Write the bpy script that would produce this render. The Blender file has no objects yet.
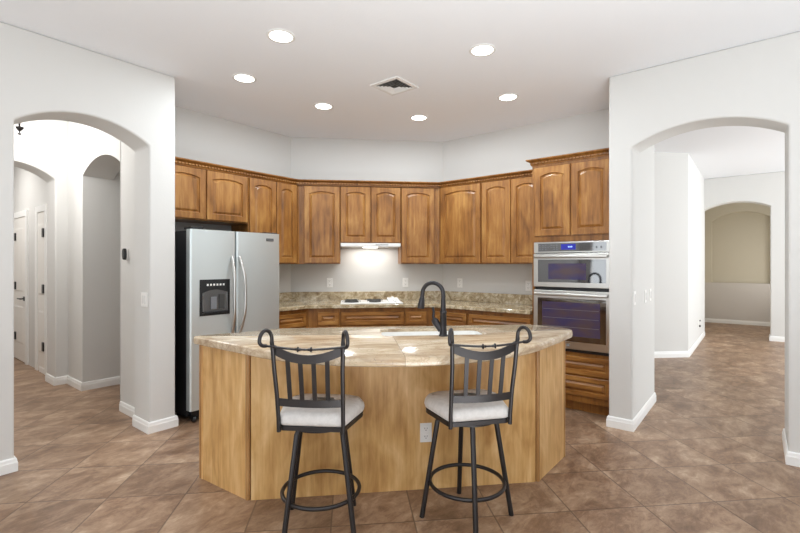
import bpy, bmesh, math, random
from mathutils import Vector, Matrix
random.seed(7)
R = math.radians
scene = bpy.context.scene
COL = scene.collection

# ------------------------------------------------------------------ camera
cam_d = bpy.data.cameras.new('camera')
cam_d.sensor_width = 36.0
cam_d.lens = 447.0 / 800.0 * 36.0
cam_d.shift_y = -2.5 / 800.0
cam_d.clip_end = 100
cam = bpy.data.objects.new('camera', cam_d)
cam.location = (0, 0, 1.37)
cam.rotation_euler = (R(90), 0, R(38.6 - 90))
COL.objects.link(cam)
scene.camera = cam

# ------------------------------------------------------------------ colour management, world
scene.view_settings.view_transform = 'Standard'
scene.view_settings.look = 'None'
scene.view_settings.exposure = -0.6
scene.view_settings.gamma = 1.0
scene.view_settings.use_curve_mapping = False
scene.cycles.use_denoising = True
scene.cycles.max_bounces = 10
scene.cycles.diffuse_bounces = 6
scene.cycles.glossy_bounces = 4
scene.cycles.sample_clamp_indirect = 4.0
scene.cycles.caustics_reflective = False
scene.cycles.caustics_refractive = False

wd = bpy.data.worlds.new('sky')
scene.world = wd
wd.use_nodes = True
wd.node_tree.nodes['Background'].inputs[0].default_value = (0.86, 0.93, 1.0, 1)
wd.node_tree.nodes['Background'].inputs[1].default_value = 1.0


def area_light(name, loc, rot, sx, sy, power, color=(1, 1, 1)):
    d = bpy.data.lights.new(name, 'AREA')
    d.shape = 'RECTANGLE'
    d.size, d.size_y = sx, sy
    d.energy = power
    d.color = color
    o = bpy.data.objects.new(name, d)
    o.location = loc
    o.rotation_euler = rot
    COL.objects.link(o)
    return o


# daylight through the two big window walls behind the camera (with an added upward tilt to brighten the ceiling),
# and through the east room's window
area_light('daylight_west', (-4.3, -0.1, 1.40), (R(103), 0, R(-90)), 7.2, 2.3, 170, (0.92, 0.97, 1.0))
area_light('daylight_south', (-0.3, -4.3, 1.40), (R(103), 0, R(0)), 6.6, 2.3, 18, (0.92, 0.97, 1.0))
# added upward fill at floor level behind the camera, to brighten the ceiling
area_light('ceiling_fill_light', (0.2, -1.0, 0.03), (R(180), 0, 0), 2.6, 2.6, 310, (0.91, 0.965, 1.0)).data.spread = R(162)
area_light('daylight_east_room', (8.0, -4.3, 1.45), (R(115), 0, R(0)), 3.4, 2.2, 430, (0.92, 0.97, 1.0))
area_light('alcove_fill_light', (11.7, -0.75, 1.5), (R(95), 0, R(0)), 1.2, 1.6, 36, (1.0, 0.98, 0.94))  # added fill inside the alcove; its side wall has no window
hp = bpy.data.lights.new('hallway_lamp', 'POINT')
hp.energy, hp.shadow_soft_size, hp.color = 74, 0.15, (1.0, 0.985, 0.96)
hpo = bpy.data.objects.new('hallway_lamp', hp)
hpo.location = (0.80, 5.45, 2.55)
COL.objects.link(hpo)
area_light('bedroom_hall_lamp', (0.7, 7.8, 2.90), (0, 0, 0), 0.6, 0.6, 45, (1.0, 0.98, 0.95))


# ------------------------------------------------------------------ materials
def lin(c):
    return tuple((x / 255 / 12.92) if x / 255 <= 0.04045 else ((x / 255 + 0.055) / 1.055) ** 2.4 for x in c) + (1.0,)


class NT:
    def __init__(self, name):
        self.m = bpy.data.materials.new(name)
        self.m.use_nodes = True
        self.t = self.m.node_tree
        self.b = self.t.nodes['Principled BSDF']

    def n(self, typ, **kw):
        nd = self.t.nodes.new('ShaderNode' + typ)
        for k, v in kw.items():
            if k.startswith('i_'):
                nd.inputs[k[2:].replace('_', ' ')].default_value = v
            else:
                setattr(nd, k, v)
        return nd

    def l(self, a, b):
        self.t.links.new(a, b)

    def ramp(self, stops, fac):
        r = self.n('ValToRGB')
        e = r.color_ramp.elements
        e[0].position, e[0].color = stops[0]
        e[1].position, e[1].color = stops[-1]
        for p, c in stops[1:-1]:
            x = e.new(p)
            x.color = c
        self.l(fac, r.inputs[0])
        return r.outputs[0]

    def math(self, op, a, b=None):
        m = self.n('Math', operation=op)
        for i, v in enumerate((a, b)):
            if v is None:
                continue
            if isinstance(v, (int, float)):
                m.inputs[i].default_value = v
            else:
                self.l(v, m.inputs[i])
        return m.outputs[0]

    def mix(self, fac, a, b, mode='MIX'):
        m = self.n('Mix', data_type='RGBA', blend_type=mode)
        for sock, v in ((m.inputs[0], fac), (m.inputs[6], a), (m.inputs[7], b)):
            if isinstance(v, (int, float, tuple)):
                sock.default_value = v
            else:
                self.l(v, sock)
        return m.outputs[2]

    def noise(self, vec, scale, detail=4, rough=0.55, dist=0.0):
        x = self.n('TexNoise')
        x.inputs['Scale'].default_value = scale
        x.inputs['Detail'].default_value = detail
        x.inputs['Roughness'].default_value = rough
        x.inputs['Distortion'].default_value = dist
        self.l(vec, x.inputs['Vector'])
        return x.outputs['Fac']

    def bump(self, h, strength, dist=0.01):
        b = self.n('Bump')
        b.inputs['Strength'].default_value = strength
        b.inputs['Distance'].default_value = dist
        self.l(h, b.inputs['Height'])
        self.l(b.outputs[0], self.b.inputs['Normal'])

    def coord(self, rand=True, scale=(1, 1, 1)):
        tc = self.n('TexCoord')
        v = tc.outputs['Object']
        if rand:
            oi = self.n('ObjectInfo')
            add = self.n('VectorMath', operation='ADD')
            mul = self.n('VectorMath', operation='SCALE')
            cx = self.n('CombineXYZ')
            self.l(oi.outputs['Random'], cx.inputs[0])
            r2 = self.math('FRACT', self.math('MULTIPLY', oi.outputs['Random'], 17.3))
            self.l(r2, cx.inputs[1])
            self.l(self.math('FRACT', self.math('MULTIPLY', oi.outputs['Random'], 91.7)), cx.inputs[2])
            self.l(cx.outputs[0], mul.inputs[0])
            mul.inputs['Scale'].default_value = 23.0
            self.l(v, add.inputs[0])
            self.l(mul.outputs[0], add.inputs[1])
            v = add.outputs[0]
        mp = self.n('Mapping')
        mp.inputs['Scale'].default_value = scale
        self.l(v, mp.inputs['Vector'])
        return mp.outputs[0]


def plain(name, rgb, rough=0.5, metal=0.0, spec=None, noise=0.0):
    k = NT(name)
    k.b.inputs['Base Color'].default_value = lin(rgb)
    k.b.inputs['Roughness'].default_value = rough
    k.b.inputs['Metallic'].default_value = metal
    if spec is not None:
        k.b.inputs['Specular IOR Level'].default_value = spec
    if noise:
        f = k.noise(k.coord(False), 40, 3)
        a = lin(tuple(max(0, x - noise) for x in rgb))
        b = lin(tuple(min(255, x + noise) for x in rgb))
        k.l(k.ramp([(0.3, a), (0.7, b)], f), k.b.inputs['Base Color'])
    return k.m


def emit(name, rgb, strength):
    k = NT(name)
    k.b.inputs['Base Color'].default_value = lin(rgb)
    k.b.inputs['Emission Color'].default_value = lin(rgb)
    k.b.inputs['Emission Strength'].default_value = strength
    return k.m


def wall_paint(name, rgb, bump=0.12):
    k = NT(name)
    k.b.inputs['Base Color'].default_value = lin(rgb)
    k.b.inputs['Roughness'].default_value = 0.75
    k.b.inputs['Specular IOR Level'].default_value = 0.25
    k.bump(k.noise(k.coord(False), 70, 3), bump, 0.004)
    return k.m


def wood(name, dark, mid, light, axis, gloss=0.36, blotch=0.5):
    k = NT(name)
    sc = {'z': (1, 1, 0.09), 'x': (0.09, 1, 1)}[axis]
    v = k.coord(True, sc)
    g = k.noise(v, 34, 6, 0.62, 0.25)
    v2 = k.coord(True, {'z': (1, 1, 0.45), 'x': (0.45, 1, 1)}[axis])
    m = k.noise(v2, 5.5, 3, 0.5, 0.9)
    f = k.math('ADD', k.math('MULTIPLY', g, 1 - blotch), k.math('MULTIPLY', m, blotch))
    c = k.ramp([(0.31, lin(dark)), (0.5, lin(mid)), (0.68, lin(light))], f)
    k.l(c, k.b.inputs['Base Color'])
    k.b.inputs['Roughness'].default_value = gloss
    k.bump(g, 0.06, 0.003)
    return k.m


def granite(name, stops, vein, speck, scale=1.0, seam=False, vmix=0.55, smix=0.8, streak=0.3, ang=20):
    k = NT(name)
    tc = k.n('TexCoord')
    v = tc.outputs['Object']
    seamline = None
    if seam:
        sx = k.n('SeparateXYZ')
        k.l(v, sx.inputs[0])
        side = k.math('GREATER_THAN', sx.outputs[0], 0.27)
        seamline = k.math('LESS_THAN', k.math('ABSOLUTE', k.math('SUBTRACT', sx.outputs[0], 0.27)), 0.0016)
        cx = k.n('CombineXYZ')
        k.l(k.math('MULTIPLY', side, 3.7), cx.inputs[0])
        k.l(k.math('MULTIPLY', side, 1.9), cx.inputs[1])
        add = k.n('VectorMath', operation='ADD')
        k.l(v, add.inputs[0])
        k.l(cx.outputs[0], add.inputs[1])
        v = add.outputs[0]
    mp = k.n('Mapping')
    mp.inputs['Rotation'].default_value = (0, 0, R(ang))
    mp.inputs['Scale'].default_value = (streak * scale, 1.0 * scale, 1.0 * scale)
    k.l(v, mp.inputs['Vector'])
    v1 = mp.outputs[0]
    base = k.ramp(stops, k.noise(v1, 7, 8, 0.62, 1.2))
    ve = k.noise(v1, 4.5, 10, 0.7, 2.4)
    vf = k.ramp([(0.46, (0, 0, 0, 1)), (0.5, (1, 1, 1, 1)), (0.54, (0, 0, 0, 1))], ve)
    c = k.mix(k.math('MULTIPLY', vf, vmix), base, lin(vein))
    sp = k.noise(v, 95, 3, 0.7)
    patch = k.noise(v, 6, 4, 0.6)
    sf = k.math('MULTIPLY', k.ramp([(0.60, (0, 0, 0, 1)), (0.66, (1, 1, 1, 1))], sp),
                k.ramp([(0.42, (0, 0, 0, 1)), (0.62, (1, 1, 1, 1))], patch))
    c = k.mix(k.math('MULTIPLY', sf, smix), c, lin(speck))
    if seamline is not None:
        c = k.mix(k.math('MULTIPLY', seamline, 0.6), c, lin((110, 90, 70)))
    k.l(c, k.b.inputs['Base Color'])
    k.b.inputs['Roughness'].default_value = 0.12
    return k.m


def floor_tiles():
    k = NT('brown_stone_tile')
    tc = k.n('TexCoord')
    sx = k.n('SeparateXYZ')
    k.l(tc.outputs['Object'], sx.inputs[0])
    s = 2 ** -0.5
    u = k.math('MULTIPLY', k.math('SUBTRACT', sx.outputs[0], sx.outputs[1]), s)
    v = k.math('MULTIPLY', k.math('ADD', sx.outputs[0], sx.outputs[1]), s)
    P, Q = 0.4375, 0.4345
    uu = k.math('DIVIDE', k.math('ADD', u, 0.097 + 40 * P), P)
    vv = k.math('DIVIDE', k.math('ADD', v, -2.356 + 40 * Q), Q)
    fu, fv = k.math('FRACT', uu), k.math('FRACT', vv)

    def edge(f):
        return k.math('MINIMUM', f, k.math('SUBTRACT', 1.0, f))
    e = k.math('MINIMUM', edge(fu), edge(fv))
    grout = k.ramp([(0.006, (1, 1, 1, 1)), (0.012, (0, 0, 0, 1))], e)
    cid = k.n('CombineXYZ')
    k.l(k.math('FLOOR', uu), cid.inputs[0])
    k.l(k.math('FLOOR', vv), cid.inputs[1])
    wn = k.n('TexWhiteNoise', noise_dimensions='3D')
    k.l(cid.outputs[0], wn.inputs['Vector'])
    off = k.n('VectorMath', operation='SCALE')
    k.l(wn.outputs['Color'], off.inputs[0])
    off.inputs['Scale'].default_value = 30
    add = k.n('VectorMath', operation='ADD')
    k.l(tc.outputs['Object'], add.inputs[0])
    k.l(off.outputs[0], add.inputs[1])
    mp = k.n('Mapping')
    mp.inputs['Rotation'].default_value = (0, 0, R(20))
    mp.inputs['Scale'].default_value = (1.0, 1.7, 1)
    k.l(add.outputs[0], mp.inputs[0])
    n1 = k.noise(mp.outputs[0], 3.2, 8, 0.66, 0.5)
    n2 = k.noise(mp.outputs[0], 11, 8, 0.75, 0.8)
    f = k.math('ADD', k.math('MULTIPLY', n1, 0.60), k.math('MULTIPLY', n2, 0.40))
    c = k.ramp([(0.33, lin((95, 70, 50))), (0.46, lin((134, 105, 82))), (0.55, lin((160, 132, 107))), (0.68, lin((196, 172, 147)))], f)
    br = k.math('ADD', 0.90, k.math('MULTIPLY', wn.outputs['Value'], 0.2))
    cb = k.n('CombineXYZ')
    for i in range(3):
        k.l(br, cb.inputs[i])
    c = k.mix(1.0, c, cb.outputs[0], 'MULTIPLY')
    c = k.mix(k.math('MULTIPLY', grout, 0.7), c, lin((88, 70, 57)))
    k.l(c, k.b.inputs['Base Color'])
    rg = k.math('ADD', 0.30, k.math('MULTIPLY', n2, 0.22))
    k.l(rg, k.b.inputs['Roughness'])
    h = k.math('ADD', k.math('MULTIPLY', grout, -0.5), k.math('MULTIPLY', n2, 0.25))
    k.bump(h, 0.25, 0.006)
    return k.m


def steel(name, rgb, rough):
    k = NT(name)
    k.b.inputs['Base Color'].default_value = lin(rgb)
    k.b.inputs['Metallic'].default_value = 1.0
    n = k.noise(k.coord(False, (220, 220, 1.5)), 1.0, 2)
    k.l(k.math('ADD', rough - 0.03, k.math('MULTIPLY', n, 0.06)), k.b.inputs['Roughness'])
    return k.m


M = {}
M['wall'] = wall_paint('white_wall_paint', (214, 213, 210))
M['ceiling'] = wall_paint('white_ceiling_paint', (239, 241, 244), 0.2)
M['niche'] = wall_paint('beige_niche_paint', (206, 199, 182))
M['taupe'] = wall_paint('taupe_wall_paint', (206, 201, 196))
M['trim'] = plain('white_trim_paint', (240, 240, 238), 0.4)
M['door'] = plain('white_door_paint', (236, 233, 228), 0.4)
M['floor'] = floor_tiles()
CAB = ((98, 58, 22), (151, 101, 47), (184, 136, 74))
M['wood_z'] = wood('stained_alder', *CAB, 'z')
M['wood_x'] = wood('stained_alder_across', *CAB, 'x')
M['wood_dark'] = wood('stained_alder_frame', (92, 54, 20), (140, 91, 38), (166, 116, 56), 'z')
M['wood_dark_x'] = wood('stained_alder_rail', (92, 54, 20), (140, 91, 38), (166, 116, 56), 'x')
ISL = ((166, 118, 62), (208, 164, 104), (234, 198, 144))
M['isl_z'] = wood('honey_maple_panel', *ISL, 'z', 0.42, 0.55)
M['isl_strip'] = wood('honey_maple_strip', (140, 98, 54), (172, 128, 78), (196, 152, 100), 'z')
M['granite'] = granite('beige_granite', [(0.28, lin((132, 110, 88))), (0.42, lin((178, 156, 128))), (0.55, lin((205, 187, 160))), (0.72, lin((224, 212, 192)))],
                       (150, 116, 84), (70, 62, 58), 1.0, True, 0.45, 0.75)
M['granite2'] = granite('olive_brown_granite', [(0.3, lin((118, 100, 72))), (0.45, lin((172, 154, 122))), (0.58, lin((208, 194, 166))), (0.72, lin((226, 219, 202)))],
                        (122, 96, 66), (48, 42, 38), 1.6, False, 0.5, 0.85, 0.6)
M['steel'] = steel('brushed_stainless_steel', (214, 221, 221), 0.40)
M['steel'].node_tree.nodes['Principled BSDF'].inputs['Metallic'].default_value = 0.72
M['steel_bright'] = steel('polished_stainless_steel', (200, 198, 194), 0.30)
M['black'] = plain('black_plastic', (16, 17, 19), 0.35)
M['black_side'] = plain('black_textured_steel', (20, 21, 25), 0.5)
M['glass_black'] = plain('black_oven_glass', (20, 20, 28), 0.04, 0, 0.8)
M['glass_black'].node_tree.nodes['Principled BSDF'].inputs['IOR'].default_value = 2.1
kw = NT('oven_window_painted_reflection')  # smoked glass; blue-purple window reflections are painted into its mottled colour
kw.l(kw.ramp([(0.34, lin((64, 58, 92))), (0.50, lin((76, 64, 86))), (0.66, lin((86, 70, 74)))], kw.noise(kw.coord(False, (1.0, 1.0, 2.2)), 5.0, 2)), kw.b.inputs['Base Color'])
kw.b.inputs['Roughness'].default_value = 0.06
M['glass_window'] = kw.m
M['iron'] = plain('charcoal_wrought_iron', (58, 55, 55), 0.36, 0.6)
M['bronze'] = plain('dark_oiled_bronze', (62, 60, 62), 0.28, 0.75)
M['fabric'] = plain('pale_grey_seat_fabric', (214, 210, 206), 0.9, 0, 0.2, 7)
M['white'] = plain('white_enamel', (238, 238, 236), 0.25)
M['porcelain'] = plain('white_sink_composite', (244, 244, 242), 0.3)
M['plastic'] = plain('white_plastic_plate', (240, 239, 236), 0.35)
M['slot'] = plain('dark_slot', (60, 58, 56), 0.6)
M['lens'] = emit('lit_downlight_lens', (255, 250, 240), 9.0)
M['hoodlens'] = emit('lit_hood_lens', (255, 252, 244), 6.0)
M['display'] = emit('blue_lit_display', (30, 36, 150), 0.25)
M['digits'] = emit('pale_blue_digits', (150, 180, 255), 1.2)
M['keys'] = plain('grey_key_print', (120, 122, 126), 0.5)
M['ventdark'] = plain('dark_duct', (70, 69, 67), 0.8)
M['chrome'] = plain('chrome', (200, 200, 200), 0.15, 1.0)


# ------------------------------------------------------------------ mesh helpers
class MB:
    def __init__(self):
        self.bm = bmesh.new()

    def box(self, x0, x1, y0, y1, z0, z1, bev=0.0, seg=2):
        r = bmesh.ops.create_cube(self.bm, size=1.0)
        for v in r['verts']:
            v.co = Vector(((x0 + x1) / 2 + v.co.x * (x1 - x0), (y0 + y1) / 2 + v.co.y * (y1 - y0), (z0 + z1) / 2 + v.co.z * (z1 - z0)))
        if bev:
            es = list({e for v in r['verts'] for e in v.link_edges})
            bmesh.ops.bevel(self.bm, geom=es, offset=bev, segments=seg, affect='EDGES', profile=0.5)
        return self

    def loops(self, loops, cap0=True, cap1=True, closed=True):
        rows = [[self.bm.verts.new(Vector(p)) for p in lp] for lp in loops]
        n = len(rows[0])
        for a, b in zip(rows, rows[1:]):
            for i in range(n if closed else n - 1):
                j = (i + 1) % n
                self.bm.faces.new((a[i], a[j], b[j], b[i]))
        if cap0:
            self.bm.faces.new(rows[0][::-1])
        if cap1:
            self.bm.faces.new(rows[-1])
        return self

    def prism(self, poly, z0, z1):
        return self.loops([[(x, y, z0) for x, y in poly], [(x, y, z1) for x, y in poly]])

    def tube(self, pts, r, n=10, closed=False, twist=None):
        pts = [Vector(p) for p in pts]
        N = len(pts)
        rr = r if isinstance(r, (list, tuple)) else [r] * N
        tans = []
        for i in range(N):
            a = pts[i - 1] if (i > 0 or closed) else pts[i]
            b = pts[(i + 1) % N] if (i < N - 1 or closed) else pts[i]
            tans.append((b - a).normalized())
        t0 = tans[0]
        up = Vector((0, 0, 1)) if abs(t0.z) < 0.9 else Vector((1, 0, 0))
        nrm = (up - t0 * up.dot(t0)).normalized()
        rings = []
        for i in range(N):
            t = tans[i]
            nrm = (nrm - t * nrm.dot(t)).normalized()
            bn = t.cross(nrm)
            rings.append([pts[i] + (nrm * math.cos(2 * math.pi * k / n) + bn * math.sin(2 * math.pi * k / n)) * rr[i] for k in range(n)])
        if closed:
            rows = [[self.bm.verts.new(p) for p in lp] for lp in rings]
            for a, b in zip(rows, rows[1:] + rows[:1]):
                for i in range(n):
                    j = (i + 1) % n
                    self.bm.faces.new((a[i], a[j], b[j], b[i]))
        else:
            self.loops(rings)
        return self

    def lathe(self, prof, n=24, c=(0, 0, 0), cap0=True, cap1=True):
        return self.loops([[(c[0] + r * math.cos(2 * math.pi * k / n), c[1] + r * math.sin(2 * math.pi * k / n), c[2] + z) for k in range(n)] for r, z in prof], cap0, cap1)

    def build(self, name, mat, parent=None, loc=(0, 0, 0), rz=0.0, smooth=False):
        bmesh.ops.recalc_face_normals(self.bm, faces=self.bm.faces)
        me = bpy.data.meshes.new(name)
        self.bm.to_mesh(me)
        self.bm.free()
        me.materials.append(M[mat])
        if smooth:
            me.polygons.foreach_set('use_smooth', [True] * len(me.polygons))
            me.set_sharp_from_angle(angle=R(38))
        o = bpy.data.objects.new(name, me)
        o.location = loc
        o.rotation_euler = (0, 0, rz)
        COL.objects.link(o)
        if parent:
            o.parent = parent
        return o


def tag(o, label, cat, group=None):
    o['label'] = label
    o['category'] = cat
    if group:
        o['group'] = group
    return o


def thing(name, label, cat, loc=(0, 0, 0), rz=0.0, group=None):
    o = bpy.data.objects.new(name, None)
    o.empty_display_size = 0.1
    o.location = loc
    o.rotation_euler = (0, 0, rz)
    COL.objects.link(o)
    return tag(o, label, cat, group)


def struct(o):
    o['kind'] = 'structure'
    return o


def bevel(o, w=0.02, seg=4, ang=40):
    m = o.modifiers.new('rounded_edges', 'BEVEL')
    m.width = w
    m.segments = seg
    m.limit_method = 'ANGLE'
    m.angle_limit = R(ang)
    m.use_clamp_overlap = True
    return o


def arch_outline(x0, x1, h, a, b, spring, crown, n=28):
    """outline of a wall x0..x1 high h with a segmental arched opening a..b"""
    c, w, rise = (a + b) / 2, (b - a) / 2, crown - spring
    rad = (w * w + rise * rise) / (2 * rise)
    pts = [(x0, 0), (a, 0), (a, spring)]
    for i in range(1, n):
        x = a + (b - a) * i / n
        pts.append((x, crown - rad + math.sqrt(rad * rad - (x - c) ** 2)))
    return pts + [(b, spring), (b, 0), (x1, 0), (x1, h), (x0, h)]


def arch_wall(name, axis, p0, p1, x0, x1, h, a, b, spring, crown, mat='wall'):
    """axis 'x': wall runs along X between Y=p0 and Y=p1; axis 'y': wall runs along Y between X=p0..p1"""
    o2 = arch_outline(x0, x1, h, a, b, spring, crown)
    f = (lambda s, z, p: (s, p, z)) if axis == 'x' else (lambda s, z, p: (p, s, z))
    mb = MB().loops([[f(s, z, p0) for s, z in o2], [f(s, z, p1) for s, z in o2]])
    return bevel(struct(mb.build(name, mat)), 0.016, 4)


def wall_box(name, x0, x1, y0, y1, z0=0.0, z1=2.95, mat='wall', bev=0.0):
    o = struct(MB().box(x0, x1, y0, y1, z0, z1).build(name, mat))
    return bevel(o, bev, 4) if bev else o


def sweep(path, prof, side=1, name='', mat='trim', parent=None, smooth=False, loc=(0, 0, 0), rz=0.0):
    """profile (offset, z) swept along a plan path; offsets go to the left (side=1) or right (side=-1)"""
    P = [Vector(p) for p in path]
    nrm = []
    for a, b in zip(P, P[1:]):
        d = (b - a).normalized()
        nrm.append(Vector((-d.y, d.x)) * side)
    loops = []
    for i, p in enumerate(P):
        if i == 0:
            m = nrm[0]
        elif i == len(P) - 1:
            m = nrm[-1]
        else:
            m = nrm[i - 1] + nrm[i]
            m = m / (m.length_squared / 2)
        loops.append([(p.x + m.x * o, p.y + m.y * o, z) for o, z in prof])
    return MB().loops(loops).build(name, mat, parent, loc, rz, smooth)


BASE_PROF = [(0.0005, 0.0), (0.016, 0.0), (0.016, 0.058), (0.013, 0.066), (0.011, 0.082), (0.006, 0.090), (0.0005, 0.090)]


def baseboard(side_name, path, side=1):
    return struct(sweep(path, BASE_PROF, side, 'baseboard_' + side_name))


# ------------------------------------------------------------------ room shell
HC = 2.95
struct(MB().box(-4.6, 13.2, -4.6, 10.2, -0.10, 0.0).build('floor', 'floor'))
struct(MB().prism([(-4.6, -4.6), (5.07, -4.6), (5.07, 4.65), (1.70, 4.65), (1.70, 3.99), (-4.6, 3.99)], HC, HC + 0.12).build('ceiling', 'ceiling'))
HH = HC + 0.12
struct(MB().prism([(-4.6, 3.99), (1.70, 3.99), (1.70, 4.60), (3.6, 4.60), (3.6, 6.35), (-4.6, 6.35)], HH, HH + 0.1).build('ceiling_hall', 'ceiling'))
struct(MB().box(5.07, 13.2, -4.6, 4.3, 3.0, 3.12).build('ceiling_east', 'ceiling'))
struct(MB().box(-4.6, 3.5, 6.35, 10.2, HC, HC + 0.12).build('ceiling_north', 'ceiling'))

arch_wall('wall_left', 'x', 3.84, 4.14, -4.5, 1.77, HC, 0.72, 1.56, 2.325, 2.465)
wall_box('wall_hall_pier', 1.64, 1.77, 4.14, 4.54, z1=HH)
wall_box('wall_passage_pier', 1.64, 1.93, 4.54, 4.65, z1=HH)
# hall right-hand wall with the arched way into the passage
arch_wall('wall_hall_right', 'y', 1.635, 1.935, 4.652, 6.188, HH, 4.66, 5.70, 2.325, 2.462)
wall_box('wall_passage', 1.90, 3.5, 5.699, 5.85, z1=HH)
wall_box('wall_passage_end', 3.5, 3.6, 4.65, 5.85, z1=HH)
arch_wall('wall_hall_end', 'x', 6.19, 6.52, -1.2, 1.935, HH, 0.70, 1.515, 2.325, 2.475)
wall_box('wall_hall_left', -1.3, -1.2, 4.14, 10.1, z1=HH)
wall_box('wall_bedroom_hall', 1.60, 1.72, 6.52, 10.1)
wall_box('wall_bedroom_hall_end', -1.2, 1.60, 9.4, 9.5)

# kitchen walls: left wing, diagonal, right wing
wall_box('wall_kitchen_left', 1.931, 3.507, 4.54, 4.65)
wall_box('wall_kitchen_left_return', 1.77, 1.931, 4.54, 4.65)
s2 = 2 ** 0.5
struct(MB().prism([(3.507, 4.54), (4.87, 3.177), (4.95, 3.257), (3.587, 4.62)], 0, HC).build('wall_kitchen_back', 'wall'))
wall_box('wall_kitchen_right', 4.87, 4.98, 0.978, 3.177)

# right wall: pier beside the ovens, arch, and the wall that runs on towards the camera's right
o2 = arch_outline(-1.2, 0.978, HC, -0.17, 0.80, 2.325, 2.455)
bevel(struct(MB().loops([[(4.05, s, z) for s, z in o2], [(4.33, s, z) for s, z in o2]]).build('wall_right', 'wall')), 0.016, 4)
bevel(struct(MB().box(4.07, 5.07, 0.799, 0.9775, 0, HC).build('wall_right_pier', 'wall')), 0.0005, 1)
wall_box('wall_right_return', 4.331, 4.59, -1.2, -0.17, z1=2.95)
wall_box('wall_right_front', 4.05, 4.33, -4.5, -1.201)
wall_box('wall_pantry', 4.98, 5.07, 0.99, 4.2, z1=3.0)

# room beyond the right arch
wall_box('wall_east_back', 5.07, 6.6, 4.2, 4.3, z1=3.0)
struct(MB().prism([(6.6, 4.3), (6.6, 1.985), (7.795, 0.79), (10.35, 0.79), (10.35, 0.97), (7.87, 0.97), (6.75, 2.06), (6.75, 4.3)], 0, 3.0).build('wall_east_left', 'wall'))
arch_wall('wall_east_far', 'y', 10.35, 10.62, -4.5, 0.97, 3.0, -0.19, 0.80, 2.41, 2.53)
# alcove past the far arch, with an arched niche in its back wall
wall_box('wall_alcove_left', 10.62, 13.0, 0.97, 1.08, mat='niche', z1=3.0)
wall_box('wall_alcove_right', 10.62, 13.0, -0.9, -0.79, mat='niche', z1=3.0)


def niche_wall():
    a, b, sill, spring, crown = -0.29, 0.83, 0.935, 2.38, 2.565
    c, w, rise = (a + b) / 2, (b - a) / 2, crown - spring
    rad = (w * w + rise * rise) / (2 * rise)
    arc = [(a + (b - a) * i / 24) for i in range(25)]
    arc = [(y, crown - rad + math.sqrt(max(0, rad * rad - (y - c) ** 2))) for y in arc]
    X0, X1 = 12.76, 12.96
    up = [(-0.79, sill), (a, sill)] + arc + [(b, sill), (0.97, sill), (0.97, 3.0), (-0.79, 3.0)]
    struct(MB().loops([[(X0, y, z) for y, z in up], [(X1, y, z) for y, z in up]]).build('wall_alcove_back', 'niche'))
    wall_box('wall_alcove_niche', X1, X1 + 0.1, -0.79, 0.97, mat='niche', z1=3.0)
    wall_box('wall_alcove_base', X0, X1, -0.79, 0.97, 0.0, sill, mat='taupe')


niche_wall()
wall_box('wall_east_front', 5.07, 6.2, -4.5, -4.4, z1=3.0)
wall_box('wall_east_front_end', 9.8, 10.35, -4.5, -4.4, z1=3.0)
wall_box('wall_east_front_head', 6.2, 9.8, -4.5, -4.4, 2.6, 3.0)

# the living room behind the camera: two window walls
for nm, a in (('south', 'x'), ('west', 'y')):
    for seg, (s0, s1, z0, z1) in enumerate(((-4.5, -3.7, 0, HC), (3.1, 4.33, 0, HC), (-3.7, 3.1 if a == 'x' else 3.55, 2.55, HC), (-3.7, 3.1 if a == 'x' else 3.55, 0, 0.25))):
        if a == 'y' and seg == 1:
            s0, s1 = 3.55, 3.84
        if a == 'x':
            wall_box('wall_' + nm + ['_left', '_right', '_head', '_sill'][seg], s0, s1, -4.5, -4.4, z0, z1)
        else:
            wall_box('wall_' + nm + ['_left', '_right', '_head', '_sill'][seg], -4.5, -4.4, s0, s1, z0, z1)
    f = MB()
    for i in range(5):
        s = -3.7 + (6.8 if a == 'x' else 7.25) * i / 4
        (f.box(s - 0.04, s + 0.04, -4.48, -4.42, 0.25, 2.55) if a == 'x' else f.box(-4.48, -4.42, s - 0.04, s + 0.04, 0.25, 2.55))
    struct(f.build('window_1' if a == 'x' else 'window_2', 'trim'))

# baseboards
baseboard('left', [(-4.4, 3.84), (0.72, 3.84), (0.72, 4.14)], -1)
baseboard('left_pier', [(1.56, 4.135), (1.56, 3.84), (1.77, 3.84), (1.77, 3.88)], -1)
baseboard('hall_pier', [(1.64, 4.65), (1.64, 4.155)], -1)
baseboard('hall', [(3.4, 5.70), (1.635, 5.70), (1.635, 6.19), (1.515, 6.19), (1.515, 6.52)], 1)
baseboard('bedroom_hall', [(1.60, 7.16), (1.60, 6.54)], -1)
baseboard('bedroom_hall_far', [(1.60, 9.39), (1.60, 8.66)], -1)
baseboard('right_pier', [(4.07, 0.978), (4.05, 0.978), (4.05, 0.80), (5.07, 0.80), (5.07, 1.6)], -1)
baseboard('right', [(4.59, -0.17), (4.05, -0.17), (4.05, -4.3)], -1)
baseboard('east', [(6.6, 4.1), (6.6, 1.985), (7.795, 0.79), (10.34, 0.79)], -1)
baseboard('east_far', [(10.62, -0.19), (10.35, -0.19), (10.35, -4.3)], -1)
baseboard('alcove', [(12.76, 0.96), (12.76, -0.78)], -1)


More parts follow.
